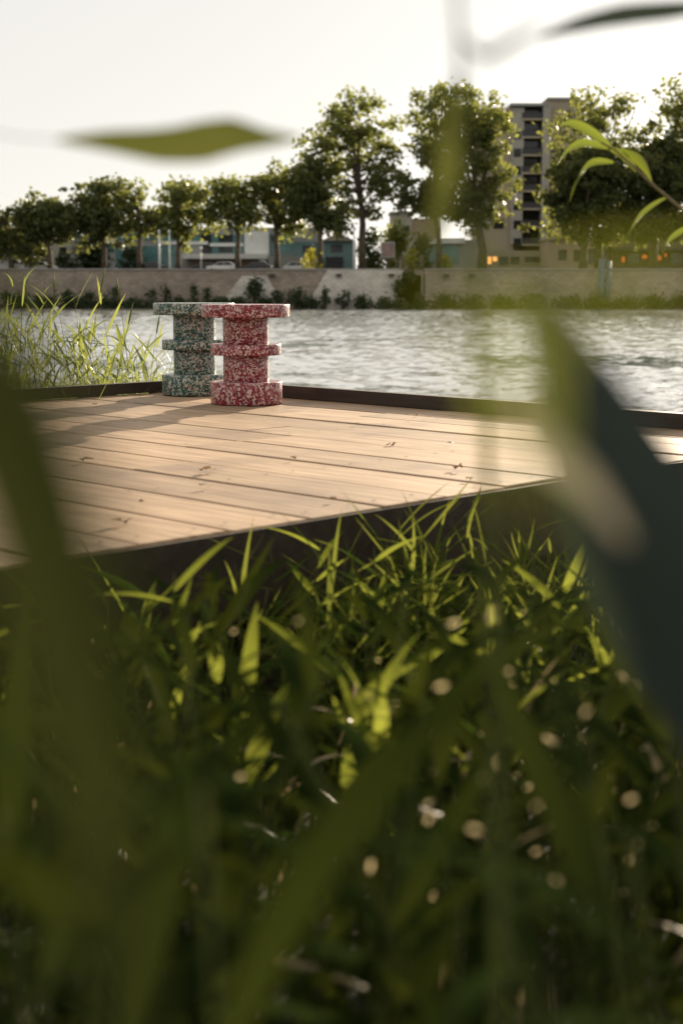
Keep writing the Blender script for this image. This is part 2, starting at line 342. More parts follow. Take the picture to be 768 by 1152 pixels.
# pale sloping buttress with raking ends and a smaller raking panel left of it
b = MB(); z_b = WZ - 0.5
def rake(mb, xt0, xt1, xb0, xb1, zt, proud):
    mb.add([(xb0, 182.0 - proud - 0.9, z_b), (xb1, 182.0 - proud - 0.9, z_b), (xt1, 183.0 - proud, zt), (xt0, 183.0 - proud, zt),
            (xb0, 183.6, z_b), (xb1, 183.6, z_b), (xt1, 183.6, zt), (xt0, 183.6, zt)],
           [(0, 1, 2, 3), (5, 4, 7, 6), (3, 2, 6, 7), (0, 4, 5, 1), (0, 3, 7, 4), (1, 5, 6, 2)])
rake(b, wx(368), wx(454), wx(340), wx(440), TOPZ - 0.02, 0.35)
qpart(b, 'buttress', M['pale_stone'])
b = MB(); rake(b, wx(272), wx(300), wx(240), wx(322), wz(310), 0.2); qpart(b, 'ramp', M['pale_stone'])
b = MB()
for k in range(14):                                   # stair cut into the wall, running down to the left
    f0 = k / 14; xa = wx(476) + (wx(446) - wx(476)) * f0
    b.box(xa - 2.6, xa, 182.4, 184.2, WZ - 1, TOPZ - 0.3 - (TOPZ - WZ) * f0)
qpart(b, 'stair', M['stone'])
b = MB(); b.box(-400, wx(455), 182.85, 184.0, TOPZ, TOPZ + 0.16); b.box(wx(478), 400, 182.85, 184.0, TOPZ, TOPZ + 0.16)
qpart(b, 'coping', M['coping'])
b = MB()
for px in (306, 381, 440, 502, 531): b.box(wx(px) - .35, wx(px) + .35, 182.2 if not 368 < px < 454 else 181.9, 182.95, wz(311), wz(308))
qpart(b, 'drain_opening', M['dark_metal'])

# ------------------------------------------------------------------ leaf clouds, trees and shrubs
def leaf_cloud(mb, centers, per, size, seed, flat=0.7):
    rg = np.random.default_rng(seed); P = []
    for (c, r_) in centers:
        n_ = max(6, int(per * r_ * r_)); p = rg.normal(size=(n_, 3)); p *= (r_ * 0.52) * np.array([1, 1, flat]); P.append(p + np.array(c))
    P = np.concatenate(P); n_ = len(P)
    a = rg.normal(size=(n_, 3)); a /= np.linalg.norm(a, axis=1)[:, None]
    t = rg.normal(size=(n_, 3)); t -= a * (t * a).sum(1)[:, None]; t /= np.linalg.norm(t, axis=1)[:, None]
    bt = np.cross(a, t); s = (size * rg.uniform(0.6, 1.35, n_))[:, None]
    V = np.stack([P - t * s * .5, P + bt * s * .36 + a * s * .1, P + t * s * .55, P - bt * s * .36 + a * s * .1], 1).reshape(-1, 3)
    base = len(mb.v); mb.v += [tuple(x) for x in V.tolist()]
    mb.f += [(base + 4 * i, base + 4 * i + 1, base + 4 * i + 2, base + 4 * i + 3) for i in range(n_)]
    mb.sm += [False] * n_; mb.tone += [.5] * n_

def tree(name, label, cat, trunk_px, Y, ells, per=34, size=0.6, mat='tree_leaf', trunk_r=0.35, clump=1.5, seed=1, group=None, base_z=None, dens=1.0):
    """ells: crown lobes surveyed as (px, py, rx, ry) at distance Y"""
    rg = random.Random(seed); k = Y / F_PX
    bx = at(trunk_px, 300, Y).x; bz = ROAD_Z if base_z is None else base_z
    root = empty(name, (bx, Y, bz)); tag(root, label, cat, group)
    cl = []
    for (ex, ey, rx, ry) in ells:
        c = at(ex, ey, Y); rx *= k; ry *= k; ryy = min(rx, 4.5)
        rx *= 1.65 if trunk_px < 330 else 1.2; ry *= 1.14 if trunk_px < 330 else 1.06; nn = max(6, int(dens * (rx * ry) / (clump ** 2) * 3.6))
        for i in range(nn):
            while True:
                p = Vector((rg.uniform(-1, 1), rg.uniform(-1, 1), rg.uniform(-1, 1)))
                if 0.15 < p.length < 1: break
            p = p * (0.55 + 0.45 * rg.random()) if p.length > .6 else p
            if rg.random() < .16: p = p.normalized() * rg.uniform(.95, 1.28)          # stray sprays break the outline
            cl.append((Vector((c.x + p.x * rx - bx, p.y * ryy, c.z + p.z * ry - bz)), clump * rg.uniform(0.5, 1.15) * (.6 if p.length > .95 else 1)))
    mb = MB(); leaf_cloud(mb, [((a.x, a.y, a.z), r_) for a, r_ in cl], per * (1.2 if mat == 'tree_leaf_dark' else 1.05), size, seed)
    mb.build('crown', M[mat], root)
    tb = MB()
    top = max(a.z for a, _ in cl); low = min(a.z for a, _ in cl)
    cxm = sum(a.x for a, _ in cl) / len(cl)
    fork = max(low * 0.9, 0.25 * top); hh = top * 0.78
    pts = [Vector((0, 0, -0.1)), Vector((rg.uniform(-.15, .15), 0, fork * .5)), Vector((cxm * .12 + rg.uniform(-.2, .2), 0, fork)), Vector((cxm * .5, 0, (fork + hh) / 2)), Vector((cxm * .85, 0, hh))]
    tb.tube(pts, [trunk_r * 1.25, trunk_r, trunk_r * .85, trunk_r * .5, trunk_r * .15], 8)
    for a, r_ in rg.sample(cl, min(len(cl), 26)):
        t0 = rg.uniform(0.0, 0.75); s0 = pts[2].lerp(pts[4], t0 * .8) if a.z > fork else pts[2]
        if t0 * .8 < .5: s0 = pts[2].lerp(pts[3], t0 * 1.6)
        mid = s0.lerp(a, 0.5) + Vector((rg.uniform(-.4, .4), rg.uniform(-.4, .4), rg.uniform(0, .7)))
        r0 = trunk_r * (0.42 - .25 * t0); tb.tube([s0, mid, a], [r0, r0 * .6, r0 * .15], 5)
    tb.build('trunk', M['bark'], root)
    return root

TG = 'plane trees along the far quay'
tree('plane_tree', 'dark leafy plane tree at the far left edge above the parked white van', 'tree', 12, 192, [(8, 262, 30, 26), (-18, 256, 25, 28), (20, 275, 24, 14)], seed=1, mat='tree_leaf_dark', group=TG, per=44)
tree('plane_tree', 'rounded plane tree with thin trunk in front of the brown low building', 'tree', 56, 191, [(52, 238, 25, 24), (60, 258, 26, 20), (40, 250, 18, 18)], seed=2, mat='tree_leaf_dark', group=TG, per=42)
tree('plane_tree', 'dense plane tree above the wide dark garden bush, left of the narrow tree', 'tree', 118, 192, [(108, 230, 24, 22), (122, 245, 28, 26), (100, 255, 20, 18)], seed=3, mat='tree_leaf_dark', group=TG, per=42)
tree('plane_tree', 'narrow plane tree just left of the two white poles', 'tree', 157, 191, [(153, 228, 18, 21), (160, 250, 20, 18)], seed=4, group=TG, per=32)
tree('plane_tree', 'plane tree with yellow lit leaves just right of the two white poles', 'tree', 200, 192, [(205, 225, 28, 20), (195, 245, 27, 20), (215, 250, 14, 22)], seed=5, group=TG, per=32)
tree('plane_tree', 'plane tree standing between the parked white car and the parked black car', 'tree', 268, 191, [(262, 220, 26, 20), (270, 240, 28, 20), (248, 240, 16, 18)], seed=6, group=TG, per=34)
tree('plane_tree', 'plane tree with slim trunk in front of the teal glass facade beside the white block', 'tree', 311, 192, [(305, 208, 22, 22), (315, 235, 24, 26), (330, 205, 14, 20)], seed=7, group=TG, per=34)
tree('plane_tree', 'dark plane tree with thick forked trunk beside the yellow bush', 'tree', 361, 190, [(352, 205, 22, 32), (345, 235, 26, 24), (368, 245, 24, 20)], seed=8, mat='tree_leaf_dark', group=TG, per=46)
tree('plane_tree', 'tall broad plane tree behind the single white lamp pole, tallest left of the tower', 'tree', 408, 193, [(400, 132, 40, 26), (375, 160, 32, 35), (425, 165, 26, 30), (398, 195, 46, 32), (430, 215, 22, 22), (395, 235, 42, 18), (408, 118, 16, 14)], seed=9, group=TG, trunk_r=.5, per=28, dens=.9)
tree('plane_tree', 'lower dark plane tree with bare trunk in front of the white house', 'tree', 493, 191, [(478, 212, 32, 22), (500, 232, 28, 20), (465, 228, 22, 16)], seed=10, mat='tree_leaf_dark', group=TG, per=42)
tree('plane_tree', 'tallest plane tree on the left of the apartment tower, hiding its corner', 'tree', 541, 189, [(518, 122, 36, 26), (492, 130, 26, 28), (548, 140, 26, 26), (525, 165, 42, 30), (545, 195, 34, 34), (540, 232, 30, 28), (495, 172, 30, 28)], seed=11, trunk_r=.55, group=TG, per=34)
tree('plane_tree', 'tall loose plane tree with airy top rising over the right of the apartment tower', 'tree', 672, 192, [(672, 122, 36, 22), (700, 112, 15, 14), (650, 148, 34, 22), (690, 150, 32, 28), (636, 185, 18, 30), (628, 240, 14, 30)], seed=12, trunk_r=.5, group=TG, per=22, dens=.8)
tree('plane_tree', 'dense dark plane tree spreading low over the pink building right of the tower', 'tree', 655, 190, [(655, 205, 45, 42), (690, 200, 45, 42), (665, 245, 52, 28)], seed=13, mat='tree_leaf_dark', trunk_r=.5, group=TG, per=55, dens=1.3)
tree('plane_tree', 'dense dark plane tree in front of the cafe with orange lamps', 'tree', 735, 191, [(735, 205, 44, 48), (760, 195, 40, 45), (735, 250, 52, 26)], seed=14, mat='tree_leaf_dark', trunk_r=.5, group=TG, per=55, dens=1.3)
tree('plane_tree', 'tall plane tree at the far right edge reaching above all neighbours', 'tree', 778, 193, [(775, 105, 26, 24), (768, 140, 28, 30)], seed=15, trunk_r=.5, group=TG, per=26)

def shrub(label, px, py0, py1, rx, Y, mat, seed, name='shrub', base_z=None, per=70, size=0.34, group=None, cat='shrub'):
    rg = random.Random(seed); c = at(px, (py0 + py1) / 2, Y); k = Y / F_PX; h = (py1 - py0) * k; r_ = rx * k
    bz = c.z - h / 2 if base_z is None else base_z
    root = empty(name, (c.x, Y, bz)); tag(root, label, cat, group)
    H = c.z + h / 2 - bz; cl = []
    for i in range(16):
        a = rg.uniform(0, 6.28); q = rg.random(); z = H * rg.uniform(.1, .93); taper = math.sqrt(max(0.08, 1 - (z / H) ** 2))
        cl.append(((math.cos(a) * r_ * q * taper, math.sin(a) * min(r_, 1.2) * q * taper, z), max(.45, r_ * .42)))
    mb = MB(); leaf_cloud(mb, cl, per, size, seed, 1.0); mb.build('foliage', M[mat], root)
    sb = MB()
    for i in range(6):
        a = cl[i][0]; sb.tube([(0, 0, -.1), (a[0] * .4, a[1] * .4, a[2] * .5), a], [.06, .045, .012], 5)
    sb.build('stem', M['bark'], root); return root
WG = 'shrubs at the foot of the far quay wall'
wl = [(8, 332, 14, 'below the white van'), (44, 333, 12, 'under the little white car'), (75, 326, 14, 'under the dark garden bush'), (102, 329, 10, 'left of the tall pointed one'),
      (130, 322, 8, 'tall and pointed, above the tallest reeds'), (170, 323, 9, 'broad, below the two white poles'), (187, 322, 7, 'paler, below the right white pole'), (219, 321, 6, 'slim upright, over the green stool'),
      (233, 324, 6, 'slim, over the middle of the green stool'), (254, 335, 9, 'low, between the two stool tops'), (286, 315, 16, 'large and round, above the red stool'), (312, 328, 9, 'small, beside the large round one'), (335, 325, 14, 'broad, left of the buttress'),
      (366, 324, 8, 'pointed, on the left of the buttress'), (386, 325, 9, 'bushy, on the middle of the buttress'), (408, 334, 14, 'low, on the buttress right half'), (432, 336, 12, 'low, at the buttress right corner'), (502, 335, 16, 'low, right of the stair'),
      (472, 332, 12, 'at the bottom of the stair')]
for i, (px, t_, rx, where) in enumerate(wl):
    shrub('dark waterside shrub at the quay wall foot, ' + where, px, t_, 347, rx, 180.4, 'shrub_leaf', 40 + i, base_z=WZ - .1, group=WG)
for i, (px, t_, rx) in enumerate([(22, 336, 16), (60, 337, 16), (92, 337, 14), (118, 336, 14), (150, 336, 16), (202, 337, 14), (246, 338, 12), (270, 338, 14), (300, 338, 14), (350, 338, 12), (450, 339, 12), (530, 338, 18), (565, 338, 18), (600, 337, 18), (640, 336, 18), (670, 337, 18), (705, 337, 18), (735, 336, 18), (765, 336, 18)]):
    shrub('low dark scrub filling the gaps along the foot of the far quay wall', px, t_, 347, rx, 180.0, 'shrub_leaf', 80 + i, base_z=WZ - .1, group='low scrub along the far waterline')
shrub('trailing dark bush growing out of the top of the stair', 460, 300, 316, 9, 182.4, 'shrub_leaf', 60, base_z=wz(318), per=90)
shrub('tumbling dark bush on the left edge of the stair', 448, 314, 330, 5, 181.0, 'shrub_leaf', 61, base_z=wz(331), per=90)
shrub('yellow leafed bush on the quay beside the thick forked trunk', 350, 281, 303, 11, 189, 'yellow_leaf', 62, base_z=ROAD_Z)
shrub('yellow vine clump on the quay between two brown posts', 463, 280, 303, 9, 188, 'yellow_leaf', 63, base_z=ROAD_Z)
shrub('yellow bush behind the bare trunk right of the vine clump', 500, 287, 303, 10, 194, 'yellow_leaf', 64, base_z=ROAD_Z)
shrub('dark round garden bush beside the brown low building', 72, 286, 305, 13, 204, 'shrub_leaf', 65, base_z=ROAD_Z, size=.45)
shrub('wide dark garden bush in front of the glazed building left end', 104, 274, 305, 26, 206, 'shrub_leaf', 66, base_z=ROAD_Z, size=.45)
shrub('green garden bush between the narrow plane tree and the poles', 150, 282, 305, 16, 206, 'shrub_leaf', 67, base_z=ROAD_Z, size=.45)
shrub('pale green small tree between the tallest broad plane tree and the white house', 448, 252, 305, 22, 212, 'tree_leaf', 68, base_z=ROAD_Z, size=.5, name='garden_tree', cat='tree')
shrub('dark garden tree behind the framed billboard', 420, 258, 305, 20, 214, 'shrub_leaf', 69, base_z=ROAD_Z, size=.5, name='garden_tree', cat='tree')
shrub('green bush below the windows of the white house', 474, 266, 300, 14, 216, 'shrub_leaf', 70, base_z=ROAD_Z, size=.5)

# ------------------------------------------------------------------ buildings of the far bank
def bx(mb, px0, px1, py0, py1, Y, depth, base=None):
    a = at(px0, py0, Y); c = at(px1, py1, Y)
    mb.box(a.x, c.x, Y, Y + depth, c.z if base is None else base, a.z)
class Bld:
    def __init__(s, name, label, cat, px, Y):
        s.Y = Y; s.o = at(px, 300, Y); s.o.z = ROAD_Z; s.root = empty(name, s.o); tag(s.root, label, cat)
    def part(s, name, mat, rects, dy=0.0, depth=0.3, base=None):
        mb = MB()
        for (a, b_, c, d) in rects: bx(mb, a, b_, c, d, s.Y + dy, depth, base)
        o = mb.build(name, M[mat], s.root); o.location = -s.o; return o
    def each(s, name, mat, rects, dy=-0.06, depth=0.2):
        for r_ in rects: s.part(name, mat, [r_], dy, depth)

B = Bld('glass_building', 'long two storey building with teal glass bands and white spandrels behind the trees', 'building', 220, 216)
B.part('wall', 'wall_grey', [(78, 358, 256, 305)], 0, 14, ROAD_Z)
B.each('window_band', 'teal_glass', [(80, 128, 262, 268), (130, 176, 262, 270), (178, 236, 258, 271), (236, 274, 264, 273), (303, 330, 264, 284), (331, 357, 272, 290), (80, 128, 275, 284), (130, 200, 277, 300), (236, 274, 278, 287), (303, 330, 286, 291)])
B.each('window', 'dark_glass', [(138, 152, 280, 290), (226, 238, 262, 285), (246, 262, 264, 272), (246, 262, 278, 284), (281, 290, 266, 272), (291, 299, 270, 272), (281, 290, 280, 284), (306, 318, 266, 272), (340, 350, 276, 286), (86, 96, 278, 285)], -0.12)
B.part('white_block', 'white', [(275, 302.5, 260, 291)], -0.6, 0.5)
B.each('spandrel', 'white', [(100, 128, 268.5, 274.5), (178, 234, 271.5, 275), (236, 274, 273.5, 277), (303, 357, 291.5, 296)], -0.2, 0.15)
B.part('canopy', 'white', [(205, 300, 285.5, 291)], -5, 4.8)
B.part('porch_wall', 'wall_pink', [(212, 292, 291.5, 305)], -2, 1.8, ROAD_Z)
B.part('fence', 'wall_grey', [(302, 345, 288, 305)], -8, .1, ROAD_Z)
B.each('post', 'white', [(292, 299, 291.5, 303)], -4.8, .3)

B = Bld('low_building', 'low brown building with pale fascia and white gabled end', 'building', 30, 214)
B.part('wall', 'wall_brown', [(-60, 58, 280, 305)], 0, 10, ROAD_Z)
B.part('gable', 'wall_white', [(58, 82, 268, 303)], -.6, 9, ROAD_Z)
B.part('roof', 'wall_grey', [(-62, 58, 274, 280)], -.8, 11)
B.each('window', 'dark_glass', [(27, 36, 285, 292), (44, 53, 285, 292), (8, 18, 284, 294)], -.1)
B.each('window', 'dark_glass', [(67, 75, 278, 286)], -.8)
B.part('sign_panel', 'wall_pink', [(36, 44, 285, 294)], -.1, .15)

B = Bld('white_house', 'white house with one square window behind the lower dark plane tree', 'house', 455, 232)
B.part('wall', 'wall_white', [(440, 463, 240, 305)], 0, 9, ROAD_Z)
B.part('side_wing', 'wall_pink', [(463, 490, 246, 305)], 1.5, 8, ROAD_Z)
B.part('roof', 'wall_grey', [(438.5, 464, 238, 240)], -.4, 9.6)
B.each('window', 'dark_glass', [(452.5, 460.5, 254, 260.5), (448, 450.5, 247, 252)])

B = Bld('pavilion', 'small teal glazed pavilion with a pale gabled roof left of the lamp pole', 'building', 378, 214)
B.part('wall', 'teal_glass', [(362, 400, 272, 290)], 0, 8, ROAD_Z)
B.each('window', 'dark_glass', [(372, 385, 275, 284)])
B.part('fence', 'dark_metal', [(366, 386, 289, 305)], -6, .1, ROAD_Z)
mb = MB(); a0 = at(364, 271, 214); a1 = at(381, 262, 214); a2 = at(396, 271, 214)
mb.prism([(a0.x - .5, a0.z), (a2.x + .5, a2.z), (a1.x, a1.z)], 213.6, 222); o_ = mb.build('roof', M['wall_white'], B.root); o_.location = -B.o

B = Bld('shop_row', 'low row with teal shutters and white fascia left of the apartment tower', 'building', 500, 220)
B.part('wall', 'wall_grey', [(466, 536, 270, 305)], 0, 8, ROAD_Z)
B.part('fascia', 'white', [(478, 523, 268, 274)], -.4, .4)
B.each('shutter', 'teal_glass', [(468, 492, 276, 297), (494, 516, 276, 297)])

B = Bld('apartment_tower', 'tall beige apartment tower with a dark stack of recessed balconies', 'apartment building', 595, 234)
B.part('wall', 'wall_beige', [(541, 576, 121, 305)], 0, 14, ROAD_Z)
B.part('window_bay', 'wall_white', [(576, 586.5, 121, 275)], -.3, 12)
B.part('recess', 'wall_brown', [(586.5, 611, 119, 305)], 2.2, 10, ROAD_Z)
B.part('pier', 'wall_white', [(611, 616, 117, 275)], -.8, 12)
B.part('wing', 'wall_beige', [(616, 652, 112, 305)], .4, 13, ROAD_Z)
B.part('roof', 'wall_grey', [(574, 616, 116, 119)], -.9, 13)
B.part('roof', 'wall_grey', [(615.5, 653, 109.5, 112)], 0, 13.5)
B.each('window', 'dark_glass', [(577.5, 585.5, y, y + 9.5) for y in (147, 167, 187, 207, 227, 248, 268)], -.36)
B.each('window', 'dark_glass', [(555, 566, 247, 257), (617.5, 627, 177, 187), (617.5, 627, 198, 208), (632, 642, 177, 187), (632, 642, 198, 208)], -.08, .5)
for i in range(8):
    y = 129 + i * 20.2
    bo = B.part('balcony', 'wall_beige', [(586.8, 610.8, y + 4, y + 6.2)], -.4, 2.5)
    mbk = MB(); bx(mbk, 587, 610.6, y - 2.5, y + 4, B.Y - .36, .06); ro = mbk.build('railing', M['dark_metal'], bo)
    B.part('window', 'dark_glass', [(589, 608, y - 11, y - 3)], 2.12, .2)
mb = MB(); pc = at(624, 167, 234)
mb.v = []; nseg = 20
mb.add([(pc.x + math.cos(2 * math.pi * i / nseg) * .62, 234.2, pc.z + math.sin(2 * math.pi * i / nseg) * .62) for i in range(nseg)] + [(pc.x + math.cos(2 * math.pi * i / nseg) * .62, 234.6, pc.z + math.sin(2 * math.pi * i / nseg) * .62) for i in range(nseg)],
       [tuple(range(nseg))] + [(i, nseg + i, nseg + (i + 1) % nseg, (i + 1) % nseg) for i in range(nseg)])
o_ = mb.build('round_window', M['dark_glass'], B.root); o_.location = -B.o
B.part('ground_floor', 'wall_beige', [(543, 616, 282, 305)], -3, 2.6, ROAD_Z)
B.each('lit_window', 'amber', [(548, 552, 289, 297), (554, 558.5, 289, 294)], -3.1)
B.each('shop_window', 'dark_glass', [(561, 571, 289, 298), (574, 584, 289, 297), (590, 607, 289, 295)], -3.1)

B = Bld('pink_building', 'low pinkish building with four dark openings right of the apartment tower', 'building', 655, 222)
B.part('wall', 'wall_pink', [(617, 690, 270, 305)], 0, 10, ROAD_Z)
B.part('cornice', 'wall_beige', [(616, 691, 268, 270)], -.4, 10.6)
B.each('window', 'dark_glass', [(628, 637, 281, 293), (645, 654, 281, 294), (661, 671, 280, 297), (678, 687, 277, 297)])

B = Bld('cafe', 'dark cafe building with orange lit lamps under the trees at the right', 'cafe', 730, 220)
B.part('wall', 'wall_brown', [(691, 830, 240, 305)], 0, 10, ROAD_Z)
B.part('awning', 'dark_metal', [(692, 820, 278, 282)], -3, 2.9)
B.each('lit_window', 'orange', [(699, 702, 289, 295), (722, 727, 287, 291), (736, 743, 288, 293), (747, 749, 285, 289)], -.1)
B.each('window', 'dark_glass', [(706, 718, 285, 297), (754, 766, 285, 297), (772, 790, 285, 297)])

# more of the town behind, seen in the gaps
B = Bld('office_block', 'plain grey office block far behind the left row of plane trees', 'building', 20, 262)
B.part('wall', 'wall_grey', [(-120, 60, 262, 300)], 0, 10, ROAD_Z)
B.each('window_band', 'dark_glass', [(-110, 55, 266, 270), (-110, 55, 276, 280)])

# ------------------------------------------------------------------ quay furniture and vehicles
def pole(label, px, top_py, Y, r_=.09, arm=0):
    c = at(px, top_py, Y); root = empty('lamp_post', (c.x, Y, ROAD_Z)); tag(root, label, 'lamp post')
    h = c.z - ROAD_Z; mb = MB(); mb.tube([(0, 0, -.1), (0, 0, h * .5), (0, 0, h)], [r_ * 1.3, r_, r_ * .75], 8); mb.build('pole', M['white'], root)
    mb = MB(); mb.lathe([(.10, h), (.17, h + .08), (.17, h + .3), (.05, h + .42)], 12); mb.build('lamp_head', M['white'], root)
pole('white lamp pole in the gap, left one of the pair among the trees', 179, 262, 188.5, .13, -.8)
pole('white lamp pole in the gap, right one of the pair among the trees', 190.5, 262, 188, .11, .8)
pole('single white lamp pole in front of the tallest broad plane tree', 398, 258, 187, .12, .8)
pole('thin dark street pole in front of the glazed building canopy', 226, 281, 189, .05, .3)

bb = at(436, 280, 187); root = empty('billboard', (bb.x, 187, ROAD_Z)); tag(root, 'framed billboard on one post on the far quay', 'billboard')
mb = MB(); mb.box(-.09, .09, -.09, .09, -.1, at(436, 290, 187).z - ROAD_Z); mb.build('post', M['dark_metal'], root)
z0, z1 = at(436, 290, 187).z - ROAD_Z, at(436, 272, 187).z - ROAD_Z
mb = MB(); mb.box(-.92, .92, -.12, .12, z0, z1); mb.build('frame', M['wall_grey'], root)
mb = MB(); mb.box(-.76, .76, -.16, -.124, z0 + .16, z1 - .16); mb.build('poster', M['poster'], root)
for px, lb in ((453, 'stout brown wooden post on the left of the yellow vine clump'), (474, 'stout brown wooden post on the right of the yellow vine clump')):
    c = at(px, 287, 186); mb = MB(); mb.tube([(0, 0, -.1), (0, 0, c.z - ROAD_Z - .15), (0, 0, c.z - ROAD_Z)], [.22, .22, .17], 8)
    o_ = mb.build('wooden_post', M['wall_brown']); o_.location = (c.x, 186, ROAD_Z); tag(o_, lb, 'post')
c = at(680, 291, 180.6); root = empty('mooring_column', (c.x, 180.6, WZ)); tag(root, 'tall blue grey steel mooring column standing in front of the quay wall', 'mooring post')
h = c.z - WZ
mb = MB(); mb.tube([(-.35, 0, -1), (-.35, 0, h)], [.42, .42], 12); mb.tube([(.45, 0, -1), (.45, 0, h - .3)], [.36, .36], 12); mb.build('pile', M['blue_metal'], root)
mb = MB(); mb.box(-.85, .85, -.36, -.3, h - 1.6, h - 1.2); mb.box(-.85, .85, -.36, -.3, h - 3.4, h - 3.0); mb.build('brace', M['blue_metal'], root)
mb = MB(); mb.lathe([(.32, -.25), (.38, 0), (.3, .2), (.1, .3)], 20); o_ = mb.build('buoy', M['white']); c = at(63, 345, 172); o_.location = (c.x, 172, WZ + .1); tag(o_, 'small white buoy floating near the far bank behind the reeds', 'buoy')

def vehicle(name, label, cat, px, Y, L, body, prof, win, wheel_r=.32):
    """prof: side outline in metres (x along length from -L/2, z from road)"""
    c = at(px, 300, Y); root = empty(name, (c.x, Y, ROAD_Z + .006)); tag(root, label, cat)
    mb = MB(); mb.prism(prof, -.85, .85); o_ = mb.build('body', M[body], root)
    bv = o_.modifiers.new('soft', 'BEVEL'); bv.width = .06; bv.segments = 2
    for wpoly in win:
        mb = MB(); mb.prism(wpoly, -.862, .862); mb.build('window', M['dark_glass'], root)
    for sx in (-L * .31, L * .31):
        for sy in (-.78, .78):
            mb = MB(); mb.tube([(sx, sy - .1, wheel_r), (sx, sy + .1, wheel_r)], [wheel_r, wheel_r], 14); mb.build('wheel', M['tyre'], root)
def car(label, px, Y, body, flip=1):
    L = 4.2; P = [(-2.1, .3), (2.1, .3), (2.1, .78), (1.95, .88), (1.1, .98), (.45, 1.46), (-1.1, 1.48), (-1.85, .98), (-2.1, .9)]
    W = [[(.95, 1.0), (.42, 1.4), (-.25, 1.42), (-.25, 1.0)], [(-.33, 1.0), (-.33, 1.42), (-1.05, 1.42), (-1.55, 1.0)]]
    if flip < 0: P = [(-x, z) for x, z in P][::-1]; W = [[(-x, z) for x, z in q][::-1] for q in W]
    vehicle('parked_car', label, 'car', px, Y, L, body, P, W)
vehicle('delivery_van', 'white box van parked at the far left end of the quay', 'van', 6, 194, 5.4, 'car_white',
        [(-2.9, .35), (2.7, .35), (2.7, 1.0), (2.3, 1.15), (1.55, 1.9), (.6, 2.0), (.55, 2.75), (-2.9, 2.75)], [[(2.05, 1.2), (1.5, 1.75), (.85, 1.78), (.85, 1.2)]], .36)
car('small white car parked between the van and the dark round garden bush', 47, 196, 'car_white')
car('black car parked below the two white poles', 174, 193, 'car_black')
car('white car parked below the left end of the white canopy', 250, 194, 'car_white', -1)
car('dark car parked behind the thin dark street pole', 234, 199, 'car_black')
car('black car parked below the right end of the white canopy', 288, 193, 'car_black', -1)
car('white car partly hidden behind the yellow leafed bush', 336, 196, 'car_white')

# ------------------------------------------------------------------ deck (local x = right rail side v, local y = away u)
deck = empty('wooden_deck', (0, 0, 0), math.radians(45)); tag(deck, 'sunlit wooden platform of wide boards over the river bank, with raised edge boards', 'deck')
U0, U1, V1, V0 = 2.39, 5.85, 4.745, -2.2
mb = MB(); v = V1; i = 0; rgd = random.Random(11)
# board lines measured along v: wide pairs of 0.245 m boards, alternately an open gap and a tight joint
edges = [4.745, 4.44]; x = 4.255
while x > V0 - .3: edges.append(x); x -= 0.2465
for j in range(len(edges) - 1):
    va, vb = edges[j + 1], edges[j]
    gap = 0.016 if j % 2 == 0 else 0.008
    cuts = [U0]
    uu = U0 + rgd.uniform(.9, 2.6)
    while uu < U1 - .5: cuts.append(uu); uu += rgd.uniform(1.6, 2.8)
    if j == 3: cuts = [U0, 4.62]
    cuts.append(U1)
    for k in range(len(cuts) - 1):
        dz = rgd.uniform(-.002, .002); tone = rgd.random()
        x0, x1, y0, y1 = va + gap / 2, vb - gap / 2, cuts[k] + (0.002 if k else 0) + (rgd.uniform(-.008, .008) if k == 0 else 0), cuts[k + 1] - 0.002
        c = 0.003
        mb.add([(x0, y0, -.042), (x1, y0, -.042), (x1, y1, -.042), (x0, y1, -.042), (x0, y0, dz - c), (x1, y0, dz - c), (x1, y1, dz - c), (x0, y1, dz - c),
                (x0 + c, y0 + c, dz), (x1 - c, y0 + c, dz), (x1 - c, y1 - c, dz), (x0 + c, y1 - c, dz)],
               [(0, 3, 2, 1), (0, 1, 5, 4), (1, 2, 6, 5), (2, 3, 7, 6), (3, 0, 4, 7), (8, 9, 10, 11), (4, 5, 9, 8), (5, 6, 10, 9), (6, 7, 11, 10), (7, 4, 8, 11)], tone=tone)
mb.build('decking', M['deck'], deck, tone=True)
mb = MB(); rgs = random.Random(12)
for j in range(len(edges) - 1):
    for yy in (U0 + .07, U0 + .64, U0 + 1.44, U0 + 2.24, U0 + 3.04):
        for xx in (edges[j + 1] + .05, edges[j] - .05):
            x_, y_ = xx + rgs.uniform(-.008, .008), yy + rgs.uniform(-.012, .012)
            mb.add([(x_ + .0055 * math.cos(k * .7854), y_ + .0055 * math.sin(k * .7854), .0032) for k in range(8)], [tuple(range(8))])
mb.build('screw_heads', M['dark_metal'], deck)
def eb(mb_, *a):
    return mb_.build(a[0], M['board'], deck)
mb = MB(); mb.box(V0, V1, U1 - .045, U1 + .005, .004, .058); eb(mb, 'edge_board')
mb = MB(); mb.box(V1 - .045, V1 + .005, U0, U1 - .047, .004, .062); eb(mb, 'edge_board')
mb = MB(); mb.box(V0, V1, U0 - .018, U0 - .010, -.21, -.005); eb(mb, 'fascia')
mb = MB(); mb.box(V0, V1, U0 + .05, U0 + .09, -.62, -.225); eb(mb, 'skirt_board')
mb = MB(); mb.box(V1 - .07, V1 - .02, U0 + .08, U1 - .03, -.75, -.044); eb(mb, 'fascia')
mb = MB(); mb.box(V0, V1 - .08, U1 - .08, U1 - .03, -.75, -.044); eb(mb, 'fascia')
for k in range(4):
    mb = MB(); yy = U0 + .6 + k * .8; mb.box(V0, V1 - .08, yy, yy + .08, -.22, -.046); eb(mb, 'joist')
